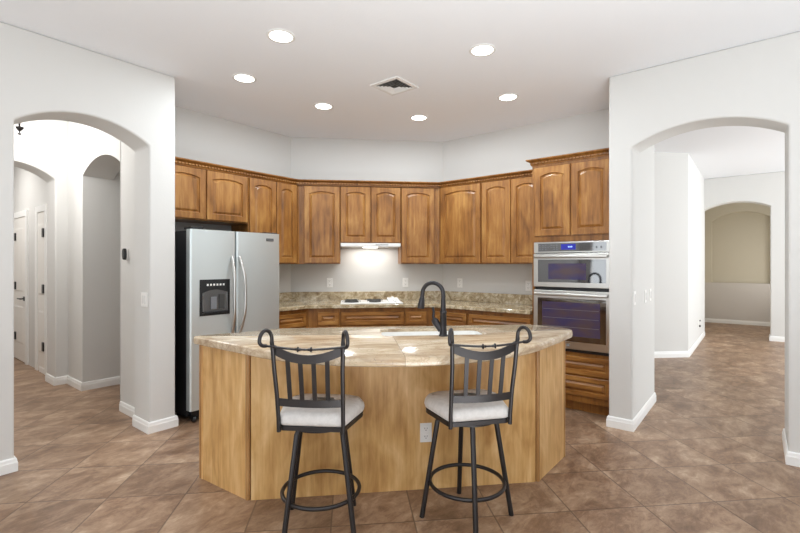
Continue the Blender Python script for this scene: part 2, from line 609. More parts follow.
# bedroom-hall doors in the wall seen through both arches
def hall_door(n, y0, y1, hinge_y, lever_y, label_lever):
    m = MB()
    m.loops([[(1.60 + dx, y, z) for y, z in ((y0, 0), (y0, 2.03), (y1, 2.03), (y1, 0), (y1 + 0.09, 0), (y1 + 0.09, 2.11), (y0 - 0.09, 2.11), (y0 - 0.09, 0))] for dx in (-0.022, 0.0)])
    c = struct(m.build('trim_%d' % n, 'trim'))
    slab = MB().box(-0.012, 0.0, y0 + 0.003, y1 - 0.003, 0.012, 2.027)
    d = struct(slab.build('door_%d' % n, 'door', None, (1.60, 0, 0)))
    w = (y1 - y0)
    for z0, z1 in ((0.25, 0.78), (0.98, 1.88)):
        pm = MB()
        a, b = y0 + 0.16 * w, y1 - 0.16 * w
        pm.loops([[(-0.0125, y, z) for y, z in ((a, z0), (b, z0), (b, z1), (a, z1))],
                  [(-0.019, y, z) for y, z in ((a + .02, z0 + .02), (b - .02, z0 + .02), (b - .02, z1 - .02), (a + .02, z1 - .02))]])
        pm.build('door_panel', 'door', d)
    for z in (0.34, 1.06, 1.76):
        MB().box(-0.034, -0.0125, hinge_y - 0.035, hinge_y + 0.035, z - 0.055, z + 0.055, 0.004).build('hinge', 'black', d)
    if lever_y:
        h = MB().box(-0.02, -0.012, lever_y - 0.03, lever_y + 0.03, 0.86, 0.92, 0.003).build('door_handle', 'black', d)
        MB().tube([(-0.02, lever_y, 0.89), (-0.06, lever_y, 0.89), (-0.06, lever_y + 0.13, 0.89)], 0.010, 8).build('lever', 'black', h)
    return d


hall_door(1, 7.83, 8.56, 8.36, 7.91, '')
hall_door(2, 6.90, 7.24, 6.935, None, '')


# ------------------------------------------------------------------ cabinet doors and boxes
def panel_loops(w, h, ins, rise, K=12):
    """rectangle w x h inset by ins, whose top edge drops by `rise` at the sides (arched panel)"""
    x0, x1, z0, z1 = ins, w - ins, ins, h - ins
    pts = [(x0, z0), (x1, z0)]
    for i in range(K + 1):
        s = 1 - 2 * i / K
        pts.append(((x0 + x1) / 2 + s * (x1 - x0) / 2, z1 - rise * s * s))
    return pts


def door_mesh(w, h, frame=0.058, rise=0.026, t=0.020):
    L = []

    def add(ins, r, y):
        L.append([(x, y, z) for x, z in panel_loops(w, h, ins, r)])
    add(0, 0, 0)
    add(0, 0, -t + 0.004)
    add(0.004, 0, -t)
    add(frame, rise, -t)
    add(frame + 0.005, rise, -t + 0.012)
    add(frame + 0.010, rise, -t + 0.013)
    add(frame + 0.030, rise, -t + 0.001)
    return MB().loops(L)


_cache = {}


def front(name, parent, x, z, w, h, frame=0.058, rise=0.026, mat='wood_z', y=0.0, label=None):
    key = (round(w, 4), round(h, 4), frame, rise, mat)
    if key in _cache:
        o = bpy.data.objects.new(name, _cache[key])
        COL.objects.link(o)
        o.parent = parent
    else:
        o = door_mesh(w, h, frame, rise).build(name, mat, parent)
        _cache[key] = o.data
    o.location = (x, y, z)
    return o


# local cabinet frame: x to the viewer's right along the front, y into the wall, z up
LEFT, DIAG, RIGHT = 0.0, R(-45), R(-90)


def diag(u, v, z=0.0):
    return ((u + v) / s2, (v - u) / s2, z)


def wall_cabinet(label, loc, rz, w, z0, z1, doors, depth=0.345, side_fill=(0, 0)):
    """doors: list of (x0, x1)"""
    t = thing('wall_cabinet', label, 'cabinet', (loc[0], loc[1], 0), rz, 'wall cabinets')
    MB().box(0.0005, w - 0.0005, 0.0205, depth, z0, z1, 0.002, 1).build('cabinet_body', 'wood_dark', t)
    for a, b in doors:
        front('door', t, a, z0 + 0.012, b - a, z1 - z0 - 0.030, y=0.0205)
    return t


ZB, ZT = 1.37, 2.30
wc = []
# left wing, door faces at Y=4.17
wc.append(wall_cabinet('short two-door wall cabinet above the refrigerator', (1.775, 4.17), LEFT, 0.905, 1.79, ZT, [(0.012, 0.437), (0.447, 0.893)]))
wc.append(wall_cabinet('tall two-door wall cabinet right of the refrigerator', (2.682, 4.17), LEFT, 0.652, ZB, ZT, [(0.012, 0.342), (0.352, 0.628)], 0.345))
# diagonal, faces at v=5.31
wc.append(wall_cabinet('tall single-door wall cabinet left of the range hood', diag(-0.555, 5.31), DIAG, 0.440, ZB, ZT, [(0.025, 0.436)]))
wc.append(wall_cabinet('short two-door wall cabinet above the white range hood', diag(-0.113, 5.31), DIAG, 0.720, 1.617, ZT, [(0.006, 0.356), (0.366, 0.714)]))
wc.append(wall_cabinet('tall single-door wall cabinet right of the range hood', diag(0.609, 5.31), DIAG, 0.443, ZB, ZT, [(0.006, 0.405)]))
# right wing, faces at X=4.50
wc.append(wall_cabinet('tall wide single-door wall cabinet in the corner right of the faucet', (4.50, 3.000), RIGHT, 0.570, ZB, ZT, [(0.030, 0.562)]))
wc.append(wall_cabinet('tall two-door wall cabinet beside the oven tower', (4.50, 2.428), RIGHT, 0.700, ZB, ZT, [(0.008, 0.352), (0.360, 0.692)]))



def filler(cab, poly, org, rz, z0, z1):
    # corner stile closing the wedge between two cabinet runs; plan points given in room coordinates
    c, sn = math.cos(-rz), math.sin(-rz)
    loc = [((x - org[0]) * c - (y - org[1]) * sn, (x - org[0]) * sn + (y - org[1]) * c) for x, y in poly]
    MB().prism(loc, z0, z1).build('corner_filler', 'wood_dark', cab)


filler(wc[1], [(3.3345, 4.1905), (3.350, 4.1885), (3.3765, 4.1620), (3.395, 4.181), (3.37, 4.23), (3.3345, 4.23)], (2.682, 4.17), LEFT, ZB, ZT)
filler(wc[5], [(4.5125, 3.0265), (4.5205, 3.0005), (4.56, 3.0005), (4.56, 3.035), (4.53, 3.044)], (4.50, 3.000), RIGHT, ZB, ZT)
CROWN = [(-0.02, 2.290), (0.006, 2.290), (0.008, 2.300), (0.012, 2.304), (0.014, 2.318), (0.026, 2.328), (0.044, 2.336), (0.048, 2.342), (0.048, 2.350), (-0.02, 2.350)]


def crown(name, label, path, dz=0.0, ends=None):
    t = thing(name, label, 'moulding')
    prof = [(o, z + dz) for o, z in CROWN]
    sweep(path, prof, -1, 'cornice', 'wood_dark_x', t)
    d = MB()
    P = [Vector(p) for p in path]
    for a, b in zip(P, P[1:]):
        L = (b - a).length
        e = (b - a).normalized()
        nn = Vector((e.y, -e.x))
        k = int(L / 0.032)
        for i in range(k):
            c = a + e * ((i + 0.5) * L / k)
            q = [c + e * s * 0.0095 + nn * o for s, o in ((-1, 0.010), (1, 0.010), (1, 0.025), (-1, 0.025))]
            d.prism([(p.x, p.y) for p in q], 2.306 + dz, 2.319 + dz)
    o = d.build('dentil_strip', 'wood_x', t)
    o['kind'] = 'stuff'
    return t


crown('crown_moulding', 'dentil crown moulding running along the tops of the three wings of wall cabinets',
      [(1.78, 4.19), (3.320, 4.19), (4.52, 2.99), (4.52, 1.782)])

# ------------------------------------------------------------------ oven tower (right wing end), front frame at X=4.25
tw = thing('oven_tower_cabinet', 'tall oven tower cabinet holding the built-in ovens beside the right pier', 'cabinet', (4.23, 1.726, 0), RIGHT)
TW = 0.745
b = MB()
b.box(0, 0.022, 0.02, 0.62, 0.10, 2.33)
b.box(TW - 0.022, TW, 0.02, 0.62, 0.10, 2.33)
b.box(0.022, TW - 0.022, 0.02, 0.62, 1.582, 2.33)
b.box(0.022, TW - 0.022, 0.02, 0.62, 0.10, 0.552)
b.box(0.022, TW - 0.022, 0.60, 0.62, 0.552, 1.582)
b.box(0.0, TW, 0.09, 0.62, 0.0, 0.10)
b.build('cabinet_body', 'wood_dark', tw)
front('door', tw, 0.026, 1.640, 0.342, 0.662, y=0.02)
front('door', tw, 0.380, 1.640, 0.342, 0.662, y=0.02)
front('drawer', tw, 0.026, 0.355, 0.694, 0.165, 0.042, 0.0, 'wood_x', y=0.02)
front('drawer', tw, 0.026, 0.160, 0.694, 0.178, 0.042, 0.0, 'wood_x', y=0.02)
tcrown = crown('crown_moulding', 'short raised dentil crown moulding on top of the oven tower',
               [(4.50, 1.728), (4.25, 1.728), (4.25, 0.981)], 0.040)

ov = thing('built_in_oven', 'stainless steel microwave and oven combination built into the wood tower', 'oven', (4.23, 1.726, 0), RIGHT)
x0, x1 = 0.028, TW - 0.016
b = MB()
b.box(x0 + 0.006, x1 - 0.006, 0.0195, 0.58, 0.566, 1.574)
b.build('oven_body', 'black', ov)
# control panel
cp = MB().box(x0, x1, -0.012, 0.019, 1.476, 1.578, 0.003).build('control_panel', 'steel_bright', ov)
MB().box(x0 + 0.045, x1 - 0.040, -0.0145, -0.0122, 1.489, 1.566).build('control_glass', 'glass_black', cp)
MB().box(0.292, 0.425, -0.0165, -0.0147, 1.503, 1.556).build('display', 'display', cp)
for i, (a, w) in enumerate(((0.357, 0.010), (0.371, 0.010), (0.385, 0.010))):
    MB().box(a, a + w, -0.0178, -0.0167, 1.524, 1.536).build('digit', 'digits', cp)
for c in range(7):
    for r_ in range(3):
        if (c, r_) in ((3, 0), (4, 0), (3, 2)):
            continue
        MB().box(0.085 + c * 0.027, 0.097 + c * 0.027, -0.0157, -0.0147, 1.504 + r_ * 0.020, 1.510 + r_ * 0.020).build('key', 'keys', cp)
for c in (0.600, 0.640):
    MB().box(c, c + 0.014, -0.0157, -0.0147, 1.512, 1.532).build('key', 'keys', cp)


def oven_door(name, z0, z1, gx0, gx1, gz0, gz1, wx0, wx1, wz0, wz1):
    d = MB().box(x0, x1, -0.022, 0.019, z0, z1, 0.004).build(name, 'steel_bright', ov)
    MB().box(gx0, gx1, -0.0245, -0.0222, gz0, gz1).build('door_glass', 'glass_black', d)
    MB().box(wx0, wx1, -0.0262, -0.0247, wz0, wz1).build('window', 'glass_window', d)
    return d


def bar_handle(d, z, a, b_):
    h = MB().box(a, b_, -0.068, -0.046, z - 0.014, z + 0.014, 0.008, 3).build('handle', 'steel_bright', d, smooth=True)
    for q in (a + 0.03, b_ - 0.05):
        MB().box(q, q + 0.02, -0.0465, -0.0225, z - 0.009, z + 0.009).build('handle_post', 'steel_bright', h)


md = oven_door('microwave_door', 1.152, 1.470, x0 + 0.045, x1 - 0.040, 1.198, 1.412, 0.175, 0.52, 1.225, 1.375)
bar_handle(md, 1.440, x0 + 0.02, x1 - 0.02)
od = oven_door('oven_door', 0.585, 1.122, x0 + 0.042, x1 - 0.040, 0.655, 1.050, 0.115, 0.640, 0.705, 1.015)
bar_handle(od, 1.086, x0 + 0.02, x1 - 0.02)
for z in (0.785, 0.865, 0.945):
    MB().box(0.125, 0.630, -0.0274, -0.0263, z, z + 0.003).build('rack_line', 'keys', od)
MB().lathe([(0.016, 0), (0.016, 0.0015)], 20).build('round_badge', 'keys', od, (0.36, 0, 0)).matrix_local = Matrix.Translation((0.36, -0.0222, 0.620)) @ Matrix.Rotation(R(90), 4, 'X')
MB().box(x0, x1, -0.004, 0.019, 0.556, 0.580, 0.002).build('vent_trim', 'black', ov)

# ------------------------------------------------------------------ base cabinets under the wall worktop
ZC = 0.872


def base_cabinet(label, loc, rz, w, spans, doors=True, depth=0.60):
    t = thing('base_cabinet', label, 'cabinet', (loc[0], loc[1], 0), rz, 'base cabinets along the wall')
    m = MB()
    m.box(0.0005, w - 0.0005, 0.0205, depth, 0.10, ZC)
    m.box(0.0005, w - 0.0005, 0.085, depth, 0.0, 0.10)
    m.build('cabinet_body', 'wood_dark', t)
    for a, b_ in spans:
        front('drawer', t, a, 0.685, b_ - a, 0.145, 0.040, 0.0, 'wood_x', y=0.02)
        if doors:
            front('door', t, a, 0.125, b_ - a, 0.540, y=0.02)
    return t


bl = base_cabinet('base cabinet between the refrigerator and the angled corner', (2.80, 3.90), LEFT, 0.440, [(0.02, 0.425)])
base_cabinet('narrow base cabinet left of the cooktop', diag(-0.455, 5.05), DIAG, 0.342, [(0.100, 0.330)])
base_cabinet('wide base cabinet under the white cooktop', diag(-0.112, 5.05), DIAG, 0.734, [(0.014, 0.722)])
base_cabinet('narrow base cabinet right of the cooktop', diag(0.623, 5.05), DIAG, 0.342, [(0.010, 0.250)])
br = base_cabinet('base cabinet right of the angled corner behind the faucet', (4.23, 2.902), RIGHT, 0.460, [(0.035, 0.440)])
base_cabinet('base cabinet next to the oven tower', (4.23, 2.441), RIGHT, 0.712, [(0.010, 0.702)])

filler(bl, [(3.2405, 3.9205), (3.2625, 3.9075), (3.28, 3.925), (3.27, 3.96), (3.2405, 3.96)], (2.80, 3.90), LEFT, 0.0, ZC)
filler(br, [(4.267, 2.9035), (4.2505, 2.9023), (4.29, 2.9023), (4.29, 2.925)], (4.23, 2.902), RIGHT, 0.0, ZC)

# worktop along the three walls, with backsplash
cy, cv, cxx = 3.875, 5.025, 4.205
outer = [(2.785, cy), (cv * s2 - cy, cy), (cxx, cv * s2 - cxx), (cxx, 1.731)]
inner = [(4.866, 1.731), (4.866, 5.686 * s2 - 4.866), (5.686 * s2 - 4.536, 4.536), (2.785, 4.536)]
wt = thing('wall_worktop', 'olive brown granite worktop running along the back walls', 'worktop')
o = MB().prism(outer + inner, 0.874, 0.914).build('slab', 'granite2', wt)
bevel(o, 0.008, 3, 30)
sp = sweep([(2.785, 4.538), (5.6875 * s2 - 4.538, 4.538), (4.868, 5.6875 * s2 - 4.868), (4.868, 1.733)],
           [(0.0, 0.9145), (0.022, 0.9145), (0.022, 1.018), (0.019, 1.022), (0.0, 1.022)], -1, 'backsplash', 'granite2', wt)

# cooktop
ck = thing('cooktop', 'white cooktop set in the granite under the range hood', 'cooktop', diag(0.25, 5.30, 0.9145), DIAG)
MB().box(-0.355, 0.355, -0.215, 0.215, 0.0, 0.014, 0.005).build('cooktop_plate', 'white', ck)
for bx, by, r_ in ((-0.23, -0.09, 0.085), (-0.23, 0.11, 0.07), (0.04, -0.09, 0.07), (0.04, 0.11, 0.085)):
    h = MB().lathe([(r_, 0), (r_, 0.003), (r_ * 0.55, 0.003), (r_ * 0.5, 0.007), (r_ * 0.2, 0.008)], 24).build('burner', 'slot', ck, (bx, by, 0.0145))
    g = MB()
    for k in range(4):
        a = k * math.pi / 4
        dx, dy = math.cos(a) * r_ * 1.25, math.sin(a) * r_ * 1.25
        g.tube([(-dx, -dy, 0.004), (-dx, -dy, 0.013), (dx, dy, 0.013), (dx, dy, 0.004)], 0.003, 6)
    g.build('grate', 'ventdark', h)
p_ = MB().loops([[(0.20, y, z) for y, z in ((-0.15, 0.0145), (0.17, 0.0145), (0.17, 0.045), (-0.15, 0.018))],
                 [(0.33, y, z) for y, z in ((-0.15, 0.0145), (0.17, 0.0145), (0.17, 0.045), (-0.15, 0.018))]]).build('control_panel', 'white', ck)
for k in range(4):
    MB().lathe([(0.018, 0), (0.017, 0.016), (0.006, 0.020)], 16).build('knob', 'white', p_, (0.265, -0.11 + 0.075 * k, 0.022 + 0.0063 * k))

# range hood
hd = thing('range_hood', 'slim white under-cabinet range hood above the cooktop', 'range hood', diag(-0.108, 5.265, 0), DIAG)
MB().box(0, 0.708, 0, 0.405, 1.576, 1.6155, 0.004).build('hood_body', 'white', hd)
MB().box(0.41, 0.56, -0.0015, -0.0003, 1.592, 1.600).build('switch_strip', 'keys', hd)
MB().box(0.27, 0.45, 0.22, 0.34, 1.570, 1.5755).build('lamp_lens', 'hoodlens', hd)
hl = bpy.data.lights.new('hood_lamp', 'AREA')
hl.shape = 'RECTANGLE'
hl.size, hl.size_y, hl.energy, hl.color = 0.56, 0.20, 3.6, (1, 0.98, 0.94)
ho = bpy.data.objects.new('hood_lamp', hl)
ho.location = diag(0.252, 5.50, 1.565)
ho.rotation_euler = (0, 0, R(-45))
COL.objects.link(ho)


# ------------------------------------------------------------------ refrigerator
fr = thing('refrigerator', 'side by side stainless steel refrigerator with black sides and water dispenser', 'refrigerator', (1.865, 3.78, 0))
FW, FH, SP = 0.920, 1.672, 0.432
MB().box(0.004, FW - 0.004, 0.078, 0.382, 0.045, 1.662, 0.004).build('cabinet_body', 'black_side', fr)


def fridge_door(name, a, b_):
    """door with softly rounded front corners"""
    pts = []
    d, r_ = 0.070, 0.022
    n = 6
    for k in range(n + 1):
        t = math.pi * 1.0 + k / n * math.pi / 2
        pts.append((a + r_ + r_ * math.cos(t), r_ + r_ * math.sin(t)))
    for k in range(n + 1):
        t = math.pi * 1.5 + k / n * math.pi / 2
        pts.append((b_ - r_ + r_ * math.cos(t), r_ + r_ * math.sin(t)))
    pts += [(b_, d), (a, d)]
    return MB().prism(pts, 0.105, FH).build(name, 'steel', fr, smooth=True)


fz = fridge_door('freezer_door', 0.0, SP - 0.004)
fd = fridge_door('fridge_door', SP + 0.004, FW)
# dispenser
dp = MB().loops([[(x, -0.006, z) for x, z in panel_loops(0.282, 0.318, 0.0, 0.0)],
                 [(x, 0.010, z) for x, z in panel_loops(0.282, 0.318, 0.0, 0.0)]]).build('dispenser', 'black', fz, (0.082, 0, 0.915))
cav = [(0.02, 0.02), (0.262, 0.02), (0.262, 0.20)] + [(0.262 - 0.242 * i / 12, 0.20 + 0.028 * math.sin(math.pi * i / 12)) for i in range(1, 12)] + [(0.02, 0.20)]
MB().loops([[(x, -0.0085, z) for x, z in cav], [(x, -0.0062, z) for x, z in cav]]).build('dispenser_cavity', 'glass_black', dp)
MB().box(0.095, 0.150, -0.016, -0.0087, 0.055, 0.165, 0.003).build('dispenser_paddle', 'keys', dp)
MB().box(0.175, 0.225, -0.016, -0.0087, 0.055, 0.185, 0.003).build('dispenser_paddle', 'ventdark', dp)
MB().box(0.03, 0.252, -0.030, -0.0087, 0.022, 0.036, 0.003).build('drip_tray', 'black_side', dp)
for k in range(6):
    MB().box(0.062 + 0.030 * k, 0.078 + 0.030 * k, -0.0085, -0.0062, 0.262, 0.280).build('dispenser_button', 'plastic', dp)


def bow_handle(parent, x, sgn):
    pts, n = [], 20
    for i in range(n + 1):
        t = i / n
        z = 0.72 + 0.72 * t
        bow = math.sin(math.pi * t)
        pts.append((x + sgn * 0.030 * bow * 0.9, -0.006 - 0.058 * min(1.0, bow * 1.35), z))
    h = MB().tube(pts, [0.012] + [0.013] * (n - 1) + [0.012], 12).build('handle', 'steel_bright', parent, smooth=True)
    return h


bow_handle(fz, SP - 0.045, -0.35)
bow_handle(fd, SP + 0.030, 1.0)
bd = MB().box(FW - 0.165, FW - 0.080, -0.004, -0.0003, 1.595, 1.622, 0.001).build('badge', 'ventdark', fd)
MB().box(FW - 0.155, FW - 0.090, -0.0052, -0.0042, 1.604, 1.612).build('badge_stripe', 'keys', bd)
MB().box(0.02, 0.13, 0.02, 0.16, 1.6730, 1.696, 0.006).build('hinge_cover', 'black', fr)
MB().box(FW - 0.17, FW - 0.02, 0.02, 0.16, 1.6730, 1.683, 0.004).build('hinge_cover', 'black', fr)
MB().box(0.03, FW - 0.03, 0.045, 0.077, 0.03, 0.10).build('base_grille', 'black', fr)
for q in (0.045, FW - 0.045):
    MB().lathe([(0.022, -0.014), (0.026, -0.010), (0.026, 0.010), (0.022, 0.014)], 18).build('roller', 'black', fr).matrix_local = Matrix.Translation((q, 0.028, 0.027)) @ Matrix.Rotation(R(90), 4, 'Y')
for q in (0.06, FW - 0.06):
    MB().lathe([(0.02, 0.0005), (0.02, 0.044)], 14).build('rear_foot', 'black', fr, (q, 0.33, 0))


# ------------------------------------------------------------------ island
isl = thing('kitchen_island', 'honey maple island with angled paneled front under granite top', 'kitchen island', (0, 0, 0))
A_, B_, C_, D_ = (1.440, 2.778), (1.472, 2.305), (2.742, 1.074), (3.208, 1.070)
E_, F_ = (3.208, 1.345), (1.860, 2.570)
ZI = 0.8935


def slab_panel(name, p, q, t, mat, z0=0.0, z1=ZI, parent=isl, ins=0.0):
    """vertical board between plan points p and q; thickness t to the right-hand (inner) side"""
    p, q = Vector(p), Vector(q)
    e = (q - p).normalized()
    nn = Vector((e.y, -e.x)) * -1
    p, q = p + e * ins, q - e * ins
    L = (q - p).length
    o = MB().box(0, L, 0, t, z0, z1).build(name, mat, parent, (p.x, p.y, 0), math.atan2(e.y, e.x))
    return o


slab_panel('end_panel', A_, B_, 0.018, 'isl_z', ins=0.020)
slab_panel('front_panel', B_, C_, 0.018, 'isl_z', ins=0.020)
slab_panel('end_panel', C_, D_, 0.018, 'isl_z', ins=0.020)
slab_panel('end_panel', D_, E_, 0.018, 'isl_z', ins=0.002)
slab_panel('back_panel', E_, F_, 0.018, 'isl_z', ins=0.002)
slab_panel('end_panel', F_, A_, 0.018, 'isl_z', ins=0.002)
for p in (A_, B_, C_, D_):
    MB().lathe([(0.0155, 0.0), (0.0155, ZI)], 16).build('corner_strip', 'isl_strip', isl, (p[0] + 0.011, p[1] + 0.011, 0), smooth=True)


# island countertop in the diagonal frame (local x = u, local y = v)
def uv(x, y):
    return ((x - y) / s2, (x + y) / s2)


def round_poly(pts, rads, n=6):
    out = []
    N = len(pts)
    for i in range(N):
        r_ = rads[i]
        p = Vector(pts[i])
        if r_ <= 0:
            out.append(tuple(p))
            continue
        a = (Vector(pts[i - 1]) - p).normalized()
        b = (Vector(pts[(i + 1) % N]) - p).normalized()
        ang = a.angle(b)
        d = r_ / math.tan(ang / 2)
        c = p + (a + b).normalized() * (r_ / math.sin(ang / 2))
        s, e = p + a * d, p + b * d
        a0 = math.atan2(s.y - c.y, s.x - c.x)
        a1 = math.atan2(e.y - c.y, e.x - c.x)
        da = (a1 - a0 + math.pi) % (2 * math.pi) - math.pi
        for k in range(n + 1):
            t = a0 + da * k / n
            out.append((c.x + r_ * math.cos(t), c.y + r_ * math.sin(t)))
    return out


Pa, Pb, sag = Vector((1.398, 2.22)), Vector((2.638, 0.980)), 0.390
mid = (Pa + Pb) / 2
half = (Pb - Pa).length / 2
Rad = (half * half + sag * sag) / (2 * sag)
cen = mid + Vector((1, 1)).normalized() * (Rad - sag)
t0 = math.atan2(Pa.y - cen.y, Pa.x - cen.x)
t1 = math.atan2(Pb.y - cen.y, Pb.x - cen.x)
dt = (t1 - t0 + math.pi) % (2 * math.pi) - math.pi
arc = [(cen.x + Rad * math.cos(t0 + dt * k / 26), cen.y + Rad * math.sin(t0 + dt * k / 26)) for k in range(27)]
corners = arc + [(3.255, 0.985), (3.255, 1.345), (1.960, 2.640), (1.660, 2.700), (1.385, 2.815)]
poly = round_poly([uv(*p) for p in corners], [0] * 27 + [0.15, 0.05, 0.10, 0.05, 0.035])
SK = (0.205, 0.895, 2.822, 3.120)     # sink cut-out u0,u1,v0,v1
hole = round_poly([(SK[0], SK[2]), (SK[1], SK[2]), (SK[1], SK[3]), (SK[0], SK[3])], [0.05] * 4)


def offset(pl, d):
    N = len(pl)
    ar = sum(pl[i][0] * pl[(i + 1) % N][1] - pl[(i + 1) % N][0] * pl[i][1] for i in range(N))
    sg = 1 if ar > 0 else -1
    out = []
    for i in range(N):
        a, p, b = Vector(pl[i - 1]), Vector(pl[i]), Vector(pl[(i + 1) % N])
        e1, e2 = (p - a).normalized(), (b - p).normalized()
        n1, n2 = Vector((-e1.y, e1.x)) * sg, Vector((-e2.y, e2.x)) * sg
        m = n1 + n2
        m = m / max(0.2, m.length_squared / 2)
        out.append((p.x + m.x * d, p.y + m.y * d))
    return out


def slab_with_hole(outer, hole, prof):
    """prof: list of (inset, z) from bottom to top, hole walls straight"""
    mb = MB()
    bm = mb.bm
    rows = [[bm.verts.new((x, y, z)) for x, y in offset(outer, ins)] for ins, z in prof]
    N = len(outer)
    for a, b in zip(rows, rows[1:]):
        for i in range(N):
            j = (i + 1) % N
            bm.faces.new((a[i], a[j], b[j], b[i]))
    hb = [bm.verts.new((x, y, prof[0][1])) for x, y in hole]
    ht = [bm.verts.new((x, y, prof[-1][1])) for x, y in hole]
    H = len(hole)
    for i in range(H):
        j = (i + 1) % H
        bm.faces.new((hb[i], hb[j], ht[j], ht[i]))
    from mathutils.geometry import tessellate_polygon
    for ring, hr in ((rows[0], hb), (rows[-1], ht)):
        vs = ring + hr
        for tri in tessellate_polygon([[v.co for v in ring], [v.co for v in hr]]):
            try:
                bm.faces.new([vs[i] for i in tri])
            except ValueError:
                pass
    return mb


ct = slab_with_hole(poly, hole, [(0.042, 0.8940), (0.040, 0.864), (0.012, 0.864), (0.003, 0.869), (0.0, 0.878), (0.001, 0.902), (0.004, 0.910), (0.010, 0.914)]).build(
    'island_countertop', 'granite', None, (0, 0, 0), R(-45), smooth=True)
tag(ct, 'pale beige granite countertop with curved front edge on the island', 'countertop')

# sink under the cut-out
sk = thing('sink', 'white undermount sink bowl set in the island countertop', 'sink', (0, 0, 0), R(-45))
rim_o = round_poly([(SK[0] - .02, SK[2] - .02), (SK[1] + .02, SK[2] - .02), (SK[1] + .02, SK[3] + .02), (SK[0] - .02, SK[3] + .02)], [0.06] * 4)
inn = offset(hole, -0.004)
low = offset(hole, 0.03)
MB().loops([[(x, y, 0.690) for x, y in offset(hole, 0.015)], [(x, y, 0.8850) for x, y in rim_o], [(x, y, 0.8936) for x, y in rim_o],
            [(x, y, 0.8936) for x, y in inn], [(x, y, 0.735) for x, y in offset(hole, 0.008)], [(x, y, 0.710) for x, y in low]]).build('bowl', 'porcelain', sk, smooth=True)
MB().lathe([(0.045, 0.7105), (0.045, 0.713), (0.030, 0.713), (0.026, 0.7108)], 20, (0.55, 2.99, 0)).build('drain', 'chrome', sk)

# faucet
fc = thing('faucet', 'dark bronze gooseneck pull-down faucet beside the island sink', 'faucet', diag(0.588, 2.783, 0.9145), R(100))
MB().lathe([(0.030, 0), (0.030, 0.006), (0.024, 0.012), (0.0215, 0.05), (0.0205, 0.14), (0.022, 0.145), (0.022, 0.155), (0.019, 0.160)], 20).build('faucet_body', 'bronze', fc, smooth=True)
pts = [(0, 0, 0.155), (0, 0, 0.22), (0, 0, 0.262)]
rA = 0.073
for i in range(1, 17):
    a = math.pi * i / 16
    pts.append((rA - rA * math.cos(a), 0, 0.262 + rA * math.sin(a)))
pts.append((2 * rA + 0.002, 0, 0.238))
nk = MB().tube(pts, [0.0165, 0.0150] + [0.0135] * (len(pts) - 2), 14).build('spout', 'bronze', fc, smooth=True)
MB().tube([(2 * rA + 0.002, 0, 0.242), (2 * rA + 0.004, 0, 0.225), (2 * rA + 0.010, 0, 0.185), (2 * rA + 0.012, 0, 0.168)],
          [0.0145, 0.018, 0.0235, 0.022], 14).build('spray_head', 'bronze', nk, smooth=True)
hb = MB().tube([(0.014, 0, 0.035), (0.055, 0, 0.088), (0.066, 0, 0.103)], [0.020, 0.024, 0.017], 14).build('handle_body', 'bronze', fc, smooth=True)
MB().tube([(0.062, 0, 0.094), (0.070, 0, 0.120), (0.066, 0, 0.150), (0.072, 0, 0.178)], [0.010, 0.0075, 0.007, 0.009], 10).build('lever', 'bronze', hb, smooth=True)


